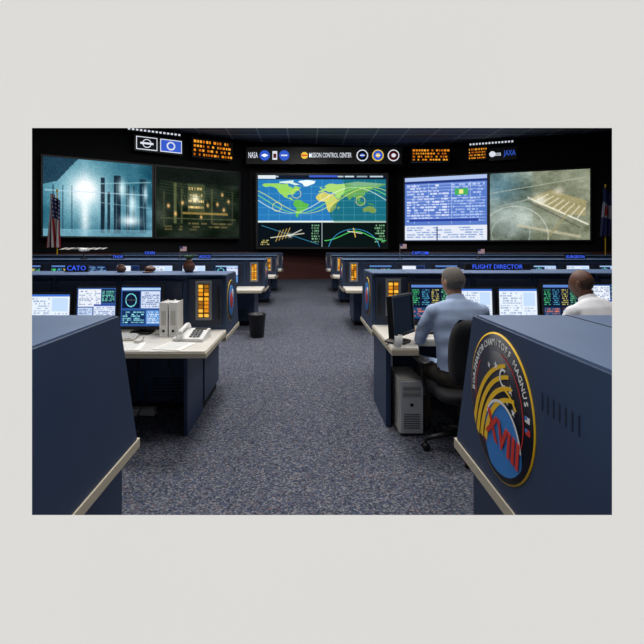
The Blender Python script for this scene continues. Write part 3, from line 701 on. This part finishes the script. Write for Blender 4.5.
# ------------------------------------------------------------------ people
pc=[0]
def person(name,x,y,yaw,shirt,pants,skin,hair,lean=.05,headpitch=0,headyaw=0,scale=1.0,bald=0,hand_y=.40):
    pc[0]+=1; tg='p%d_'%pc[0]
    T=B(); dm=BLK
    L=lean
    ring=[(.44,.10,.08,.02),(.47,.165,.13,.01),(.55,.18,.145,.0),(.65,.178,.145,L*.1),(.76,.18,.14,L*.4),(.87,.195,.14,L*.8),(.96,.208,.135,L),(1.03,.205,.115,L*1.15),(1.075,.165,.09,L*1.3),(1.10,.095,.07,L*1.45),(1.115,.05,.05,L*1.5)]
    T.tube([(0,r[3],r[0]) for r in ring],[(r[1],r[2]) for r in ring],dm,24)
    hy=L*1.5+.03
    T.tube([(0,L*1.35,1.05),(0,hy-.01,1.12),(0,hy,1.19)],[.062,.056,.056],dm,16)
    for s in (-1,1):
        sh=(s*.185,L*1.1,1.01)
        T.tube([(s*.1,L*1.1,1.05),sh,(s*.245,L+.05,.9),(s*.265,L+.09,.79)],[.055,.068,.054,.048],dm,14)
        T.sell(sh,(.068,.068,.068),dm,1,14,10); T.sell((s*.265,L+.09,.79),(.049,)*3,dm,1,12,8)
        el=(s*.265,L+.09,.79); wr=(s*.17,hand_y-.08,.805)
        T.tube([el,((el[0]+wr[0])/2,(el[1]+wr[1])/2,.8),wr],[.046,.042,.029],dm,14)
        T.tube([(s*.08,.02,.52),(s*.12,.22,.535),(s*.15,.42,.53)],[.098,.085,.062],dm,16); T.sell((s*.15,.42,.53),(.063,.063,.063),dm,1,14,10); T.sell((s*.09,.0,.53),(.1,.12,.09),dm,1,14,10)
        T.tube([(s*.15,.42,.53),(s*.155,.41,.36),(s*.155,.36,.1)],[.06,.058,.042],dm,14)
        T.sell((s*.16,.43,.045),(.045,.14,.045),dm,.8,16,10); T.sell((s*.155,.36,.08),(.045,.05,.05),dm,1,12,8)
    me=bpy.data.meshes.new('tmp'); me.from_pydata(T.v,[],T.f); ob=bpy.data.objects.new('tmp',me); S.collection.objects.link(ob)
    r=ob.modifiers.new('r','REMESH'); r.mode='VOXEL'; r.voxel_size=.011
    sm=ob.modifiers.new('s','SMOOTH'); sm.factor=.5; sm.iterations=5
    dg=bpy.context.evaluated_depsgraph_get(); ev=ob.evaluated_get(dg); m2=ev.to_mesh()
    R=B(); HM=mat(tg+'hair',hair,.8,noise=.25,nscale=120); SK=mat(tg+'skin',skin,.5); SH=mat(tg+'shirt',shirt,.8,noise=.05,nscale=15); PA=mat(tg+'trousers',pants,.85); SO=mat('shoe_leather',(22,18,16),.4); BE=mat('belt_leather',(25,18,14),.4)
    vs=[v.co.copy() for v in m2.vertices]; groups={}
    for v in vs:
        if .5<v.z<1.05 and v.y<.25:
            k=.006*math.sin(v.z*50+math.sin(v.x*14)*2.6)*min(1,max(0,(1.03-v.z)*6)); 
            v.y+= -k if v.y<L*.5 else k
    for pg in m2.polygons:
        c=pg.center
        if c.z>1.118 and math.hypot(c.x,c.y-(hy-.008))<.066: mm=SK
        elif c.z<.1: mm=SO
        elif c.z<.585: mm=PA
        elif c.z<.605 and abs(c.x)<.22 and c.y<.2: mm=BE
        elif c.y>hand_y-.1 and c.z>.7: mm=SK
        else: mm=SH
        groups.setdefault(mm.name,(mm,[]))[1].append(tuple(pg.vertices))
    ev.to_mesh_clear(); bpy.data.objects.remove(ob)
    k=Matrix.Translation((x,y,0))@Matrix.Rotation(math.radians(yaw),4,'Z')@Matrix.Diagonal((scale,scale,scale,1)); R.M=k
    base=len(R.v); first=True
    for nm,(mm,fl) in groups.items():
        if first: R.add(vs,fl,mm,True); first=False
        else:
            kk=R.mi(mm)
            for f in fl: R.f.append(tuple(i+base for i in f)); R.fm.append(kk); R.sm.append(True)
    R.tube([(0,L*1.4,1.075),(0,hy-.012,1.13)],[(.088,.082),(.067,.066)],SH,24,False)
    for s in (-1,1):
        wx,wy,wz=s*.17,hand_y-.08,.795
        R.sell((wx-s*.01,wy+.055,wz-.002),(.042,.052,.016),SK,.8,16,10)
        for o,l in [(-.032,.062),(-.011,.074),(.011,.07),(.031,.055)]:
            bx=wx-s*.01-s*o; R.tube([(bx,wy+.09,wz+.002),(bx,wy+.1+l*.4,wz+.006),(bx,wy+.1+l*.75,wz-.006),(bx,wy+.1+l,wz-.022)],[.0095,.009,.008,.006],SK,8)
        R.tube([(wx-s*.045,wy+.03,wz-.004),(wx-s*.066,wy+.06,wz-.004),(wx-s*.075,wy+.085,wz-.014)],[.012,.011,.008],SK,8)
    H=k@Matrix.Translation((0,hy,1.145))@Matrix.Rotation(math.radians(headyaw),4,'Z')@Matrix.Rotation(math.radians(headpitch),4,'X'); R.M=H
    nu,nv=40,30
    hv=[];hf=[]
    def hp(t,a):
        ca,sa=math.cos(a),math.sin(a); dx,dy,dz=ca*math.cos(t),ca*math.sin(t),sa
        px=dx*.078; py=dy*.098; pz=dz*.118
        if dz<0:
            px*=1-.28*(-dz)**1.2; py=py*(1-.22*(-dz)) + .018*(-dz)
            if dy<0: py*=1-.25*(-dz)
        if dy>.5:
            n=math.exp(-(dx/.16)**2-((dz+.12)/.22)**2)*.022; br=math.exp(-((dz-.22)/.1)**2)*.005*(abs(dx)<.6)
            ey=math.exp(-((abs(dx)-.36)/.16)**2-((dz-.06)/.1)**2)*-.009; mo=math.exp(-(dx/.3)**2-((dz+.47)/.06)**2)*.006; ch=math.exp(-(dx/.3)**2-((dz+.8)/.15)**2)*.01
            py+=n+br+ey+mo+ch
        return (px,py+.01,pz+.095)
    for j in range(nv+1):
        a=-math.pi/2+math.pi*j/nv
        for i in range(nu): hv.append(hp(2*math.pi*i/nu,a))
    for j in range(nv):
        for i in range(nu): hf.append((j*nu+i,j*nu+(i+1)%nu,(j+1)*nu+(i+1)%nu,(j+1)*nu+i))
    R.add(hv,hf,SK,True)
    sv=[];sf=[]
    for j in range(nv+1):
        a=-math.pi/2+math.pi*j/nv
        for i in range(nu):
            t=2*math.pi*i/nu; p_=Vector(hp(t,a)); c=Vector((0,.01,.095)); d=(p_-c)
            th=.009 if bald!=2 else .0015
            sv.append(c+d*(1+th/d.length))
    for j in range(nv):
        a=-math.pi/2+math.pi*(j+.5)/nv
        for i in range(nu):
            t=2*math.pi*(i+.5)/nu; dy=math.cos(a)*math.sin(t); dz=math.sin(a)
            lim=-.42 if dy<-.3 else (-.05 if dy<.12 else (.45 if dy<.5 else .62))
            if bald==1 and dz>.93: continue
            if bald==2 and (dz>.12-.2*dy or dy>-.1): continue
            if dz>lim: sf.append((j*nu+i,j*nu+(i+1)%nu,(j+1)*nu+(i+1)%nu,(j+1)*nu+i))
    R.add(sv,sf,HM,True)
    for s in (-1,1):
        R.sell((s*.081,-.002,.09),(.009,.02,.032),SK,1,12,10); R.sell((s*.085,.002,.09),(.006,.01,.018),SK,1,10,8)
        R.sell((s*.027,.088,.102),(.012,.009,.009),WHITE,1,10,8); R.sell((s*.027,.095,.102),(.005,.004,.005),BLK,1,8,6)
        R.tube([(s*.014,.1,.122),(s*.04,.093,.124)],.004,HM,6)
    R.tube([(-.022,.104,.042),(0,.108,.041),(.022,.104,.042)],.0045,mat(tg+'lip',tuple(int(c*.75) for c in skin),.5),6)
    R.M=Matrix.Identity(4)
    return R.build(name,0)

chair(1.2,3.38,4)
person('seated_man',1.18,3.40,3,(168,188,222),(64,58,48),(196,150,124),(112,106,100),lean=.07,headyaw=18,headpitch=-4,bald=1,hand_y=.47)
chair(2.33,3.38,0)
person('seated_man',2.32,3.40,8,(232,232,236),(30,32,40),(96,60,42),(58,38,28),lean=.16,headyaw=24,headpitch=-12,scale=.98,bald=2,hand_y=.50)

# ------------------------------------------------------------------ lights
def area(x,y,e,sx=1.4,sy=1.4,col=(1,.98,.95)):
    l=bpy.data.lights.new('ceiling_light','AREA'); l.shape='RECTANGLE'; l.size=sx; l.size_y=sy; l.energy=e; l.color=col
    o=bpy.data.objects.new('ceiling_light',l); o.location=(x,y,CEIL-.06); S.collection.objects.link(o)
for y,e in ((2.3,60),(5.2,105),(8.4,100),(11.6,80)):
    for x in (-3.6,0,3.6): area(x,y,e*(1.3 if x==0 else .75))
area(0,15,60)
w=bpy.data.worlds.new('world'); S.world=w; w.use_nodes=True
w.node_tree.nodes['Background'].inputs[0].default_value=(1,.998,.99,1); w.node_tree.nodes['Background'].inputs[1].default_value=.97
